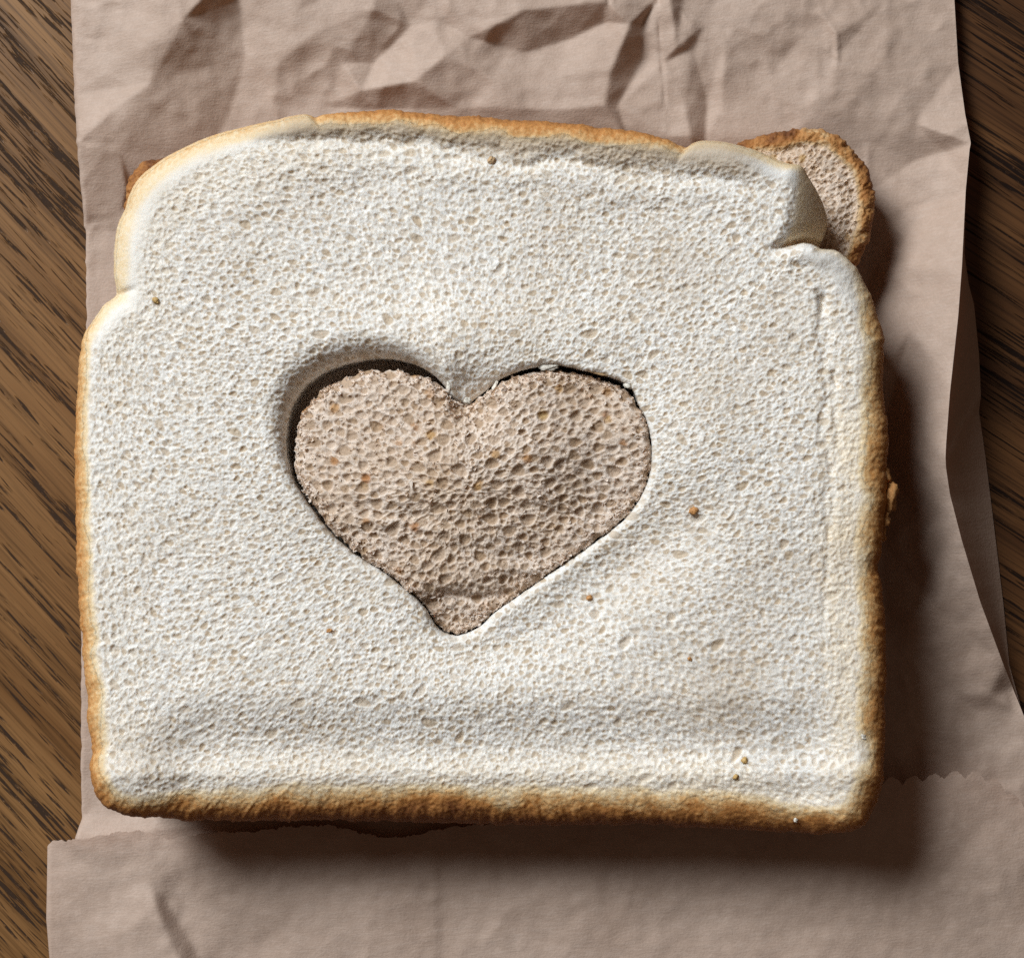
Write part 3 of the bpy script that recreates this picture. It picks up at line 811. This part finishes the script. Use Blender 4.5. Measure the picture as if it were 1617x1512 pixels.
offb = (-18 * wwb ** 2 + 1.3 * wrap(Hc, np.arange(NB)[None, :] * 2.4 + 0 * wwb, 900 + 110 * wwb + 0 * np.arange(NB)[None, :])) * U
wallb[..., :2] = topb[0][None, :, :2] + on3[None] * offb[..., None]
wallb[..., 2] = ((1 - wwb) * bz[0][None, :] + wwb * BB0) * U
capb = np.stack([wallb[-1, :, 0] * 0.02, wallb[-1, :, 1] * 0.02, np.full(NB, BB0 * U)], -1)[None]
Vb = np.concatenate([topb[::-1], wallb, capb], 0)
Fb = grid_faces(Vb.shape[0], NB, True)[:, ::-1]
Ab = np.concatenate([bt[::-1], np.full((8, NB), 0.7), np.zeros((1, NB))], 0).ravel()
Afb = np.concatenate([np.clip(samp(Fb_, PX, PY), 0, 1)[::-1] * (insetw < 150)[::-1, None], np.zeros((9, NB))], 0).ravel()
db_all = np.concatenate([db[::-1], np.zeros((8, NB)), np.full((1, NB), 999.0)], 0).ravel()
mk = db_all[Fb].mean(1) < 26
brown_slice = empty('brown_bread_slice', (0, 0, BB0 * U), 'brown bread slice lying under the white slice with one corner peeking out', 'bread slice')
for nm, m_ in (('crumb', ~mk), ('crust', mk)):
    v, f, a = compact(Vb.reshape(-1, 3), Fb, {'toast': Ab, 'pore_shade': Afb}, m_)
    if nm == 'crumb':
        okm = (db > 26) * (insetw[:, None] < 140) * (np.hypot(PX - 1300, PY - 330) < 170)
        v, f, a = add_flakes(v, f, a, flakes(topb, okm, areas_of(topb), 500, ang_b, 79, 4.0, 1.4, PX, PY), {'toast': bt, 'pore_shade': bt * 0})
    link_mesh(nm, v, f, M_brown, brown_slice, a)

# ---- the heart of brown bread set into the hole
NH, KH = 1000, 130
angh = np.linspace(0, 2 * np.pi, NH, endpoint=False)
Eh = ray_hits(HEART, angh.copy())
nh = out_normals(Eh, 5)
hj = circ_smooth(rng.standard_normal(NH), 1.6) * 3.2 + circ_smooth(rng.standard_normal(NH), 5) * 3.2
ragged = 0.32 + 0.8 * np.exp(-(np.hypot(Eh[:, 0] - 560, Eh[:, 1] - 600) / 130) ** 2)
Eh = Eh + nh * (np.clip(hj, -5, 3.0) * ragged + 2.2 - 3.1 * np.exp(-(np.hypot(Eh[:, 0] - 540, Eh[:, 1] - 600) / 150) ** 2))[:, None]
q = np.linspace(0, 1, KH) ** 0.9
PX = CTR[0] * (1 - q[:, None]) + Eh[None, :, 0] * q[:, None]
PY = CTR[1] * (1 - q[:, None]) + Eh[None, :, 1] * q[:, None]
Lh = np.linalg.norm(Eh - CTR, axis=1)
ch = circ_smooth(np.clip(np.sum(nh * (Eh - CTR), 1) / Lh, 0.35, 1), 4)
dh = (1 - q)[:, None] * (Lh * ch)[None, :]
RHt = along(Eh, [(739,641,16),(591,584,20),(498,625,19),(468,700,17),(498,801,16),(607,900,12),(700,996,12),(824,934,11),(944,850,12),(1025,745,14),(1009,645,14),(900,590,18),(792,606,18)])[None, :]
k = np.clip(1 - dh / RHt, 0, 1); up = np.sqrt(np.maximum(1 - k * k, 0))
relief = (31 * np.exp(-((XX - 715) / 225) ** 2 - ((YY - 700) / 150) ** 2) - 20 * sstep(880, 985, YY)
          - 9 * g2(960, 800, 100, 70, -0.6) + 3.5 * gn(40, seed=91) - 14 * g2(742, 650, 34, 34)
          - 6 * np.exp(-(seg_dist(XX, YY, [(655,955),(700,938),(760,945),(800,938)]) / 7) ** 2))
relief += 2.2 * np.sin(YY / 13.0 + 1.2 * gn(45, 18, seed=92)) * sstep(740, 840, YY)
th = samp(Hb, PX, PY)
zh = 238 + samp(relief.astype(np.float32), PX, PY) - RHt * (1 - up) * 0.9 + th * (0.35 + 0.65 * up)
PX = PX + nh[None, :, 0] * th * k * 0.7; PY = PY + nh[None, :, 1] * th * k * 0.7
toph = to_world(PX, PY, zh)
wh = np.linspace(0, 1, 9)[1:, None]
on3 = np.stack([nh[:, 0], -nh[:, 1]], 1)
wallh = np.empty((8, NH, 3))
wallh[..., :2] = toph[-1][None, :, :2] + on3[None] * ((-5 * wh + 1.2 * np.minimum(wrap(Hc, np.arange(NH)[None, :] * 1.7 + 0 * wh, 300 + 100 * wh + 0 * np.arange(NH)[None, :]), 0)) * U)[..., None]
wallh[..., 2] = ((1 - wh) * zh[-1][None, :] + wh * 133) * U
caph = np.stack([np.full(NH, toph[0, 0, 0]), np.full(NH, toph[0, 0, 1]), np.full(NH, 133 * U)], -1)[None]
Vh = np.concatenate([toph, wallh, caph], 0)
pore_shade_h = np.clip(samp(Fb_, PX, PY), 0, 1)
ah = {'toast': np.zeros(Vh.shape[0] * NH), 'pore_shade': np.concatenate([pore_shade_h, np.zeros((9, NH))], 0).ravel()}
vh, fh, ah = add_flakes(Vh.reshape(-1, 3), grid_faces(Vh.shape[0], NH, True), ah,
                        flakes(toph, (th > -2.0) * (dh > 1.5) * (0.03 + np.exp(-dh / 9)), areas_of(toph), 2600, ang_b, 80, 4.5, 1.9, PX, PY),
                        {'toast': zh * 0, 'pore_shade': pore_shade_h * 0})
heart = link_mesh('bread_heart', vh, fh, M_brown, None, ah)
tag(heart, 'heart cut from brown bread set into the hole in the white slice', 'bread heart')

# ------------------------------------------------------------------ loose crumbs
def crumb_mat(name, c):
    m = NT(name)
    n_ = m.noise(m.coords(), 2500, 3, 0.6)
    m.l(m.mix(m.mapr(n_, 0.3, 0.7), (*c, 1), tuple(v * 0.6 for v in c) + (1,)), m.b.inputs['Base Color'])
    m.b.inputs['Roughness'].default_value = 0.6
    m.l(m.bump(n_, 0.0002, 0.8), m.b.inputs['Normal'])
    return m.m
C_or = crumb_mat('crumb_orange', (0.62, 0.30, 0.10))
C_ye = crumb_mat('crumb_yellow', (0.66, 0.42, 0.15))
C_wh = crumb_mat('crumb_white', (0.84, 0.79, 0.70))
C_tn = crumb_mat('crumb_tan', (0.58, 0.38, 0.2))

import bmesh
def lump_geo(sx, sy, sz, seed, sub=3):
    bm = bmesh.new()
    bmesh.ops.create_icosphere(bm, subdivisions=sub, radius=1.0)
    g = np.random.default_rng(seed)
    dirs = g.standard_normal((9, 3)); ph = g.uniform(0, 6, 9); fr = g.uniform(1.5, 5.5, 9)
    vs = np.array([v.co[:] for v in bm.verts])
    r = 1 + sum(0.105 * np.sin(vs @ dirs[i] * fr[i] + ph[i]) for i in range(9)) + 0.05 * g.standard_normal(len(vs))
    vs = vs * r[:, None] * np.array([sx, sy, sz * 0.75]) * 0.8 * U
    fs = np.array([[v.index for v in f.verts] for f in bm.faces])
    bm.free()
    return vs, fs

def lump(name, px, py, pz, sx, sy, sz, rot, mat, seed, label=None, cat=None, group=None, parent=None):
    vs, fs = lump_geo(sx, sy, sz, seed)
    c, s = math.cos(rot), math.sin(rot)
    vs = np.stack([vs[:, 0] * c - vs[:, 1] * s, vs[:, 0] * s + vs[:, 1] * c, vs[:, 2]], 1)
    p = to_world(np.float64(px), np.float64(py), np.float64(pz))
    if parent is None:
        o = link_mesh(name, vs, fs, mat)
        o.location = p
        return tag(o, label, cat, group)
    return link_mesh(name, vs + p, fs, mat, parent, {'toast': np.full(len(vs), 0.5), 'tan': np.zeros(len(vs))})

def surf(px, py):
    return TOP + float(samp(Bw, px, py))
G = 'loose crumbs on the white slice'
CR = [
 (775, 253, 7, 5, 4, 0.9, C_tn, 'tan crumb resting just below the top crust of the white slice', 3),
 (1097, 806, 7.5, 6.5, 5, 0.4, C_or, 'round orange crumb lying right of the bread heart', 2),
 (930, 943, 5.5, 4, 3.5, 0.6, C_or, 'small orange crumb lying below the right flank of the bread heart', 2),
 (1176, 1200, 5, 6.5, 3, 0.1, C_ye, 'larger yellow crumb near the bottom right corner of the white slice', 1),
 (1162, 1226, 5, 4, 3.5, 0.3, C_ye, 'tiny yellow crumb just above the bottom crust', 1),
 (246, 474, 5, 6, 2.5, 0.5, C_ye, 'flat yellow crumb near the notched left edge of the white slice', 1),
 (520, 995, 4.5, 3.5, 3, 0.2, C_or, 'tiny reddish crumb left of the tip of the bread heart', 1),
 (1089, 1040, 3.5, 3.5, 3, 0.2, C_or, 'tiny reddish crumb low on the right half of the white slice', 1),
]
for i, (x, y, a, b, c_, r, m_, lab, dz) in enumerate(CR):
    lump('bread_crumb', x, y, surf(x, y) + dz, a, b, c_, r, m_, 200 + i, lab, 'crumb', G)
lump('bread_crumb', 1362, 1163, surf(1362, 1163) - 4, 7.5, 5, 4, -0.3, C_wh, 221, 'white curved crumb on the right crust above the bottom corner', 'crumb', G)
lump('bread_crumb', 1256, 1292, 222, 4, 6, 4, 0.1, C_wh, 222, 'white crumb stuck on the bottom crust', 'crumb', G)
SH = [
 (708, 612, 5, 13, 4, 0.25, C_wh, 'upright white shred left of the notch of the bread heart', 246),
 (738, 632, 7, 6.5, 5, 0.2, C_wh, 'stubby white shred at the notch between the lobes of the bread heart', 244),
 (781, 611, 3, 12, 3, -0.4, C_wh, 'thin white shred right of the notch of the bread heart', 242),
 (868, 579, 17, 6, 3.5, 0.12, C_wh, 'long pale flake on top of the right lobe of the bread heart', 249),
 (945, 588, 24, 3.2, 3, -0.22, C_tn, 'thin tan strip along the top edge of the right lobe', 248),
 (992, 609, 8, 4.5, 3.5, -0.2, C_wh, 'small pale flake at the outer shoulder of the right lobe', 247),
]
for i, (x, y, a, b, c_, r, m_, lab, z) in enumerate(SH):
    lump('bread_shred', x, y, z, a, b, c_, r, m_, 300 + i, lab, 'crumb', 'shreds around the bread heart')
# torn bits of the right crust
for i, (x, y, z, a, b, c_) in enumerate([(1403, 782, 212, 13, 26, 18), (1396, 815, 210, 12, 18, 14), (1397, 745, 214, 9, 22, 12), (1391, 842, 208, 9, 13, 11), (1408, 770, 202, 8, 12, 9)]):
    lump('torn_flake', x, y, z, a, b, c_, 0.15 * i, M_brown, 400 + i, parent=white)
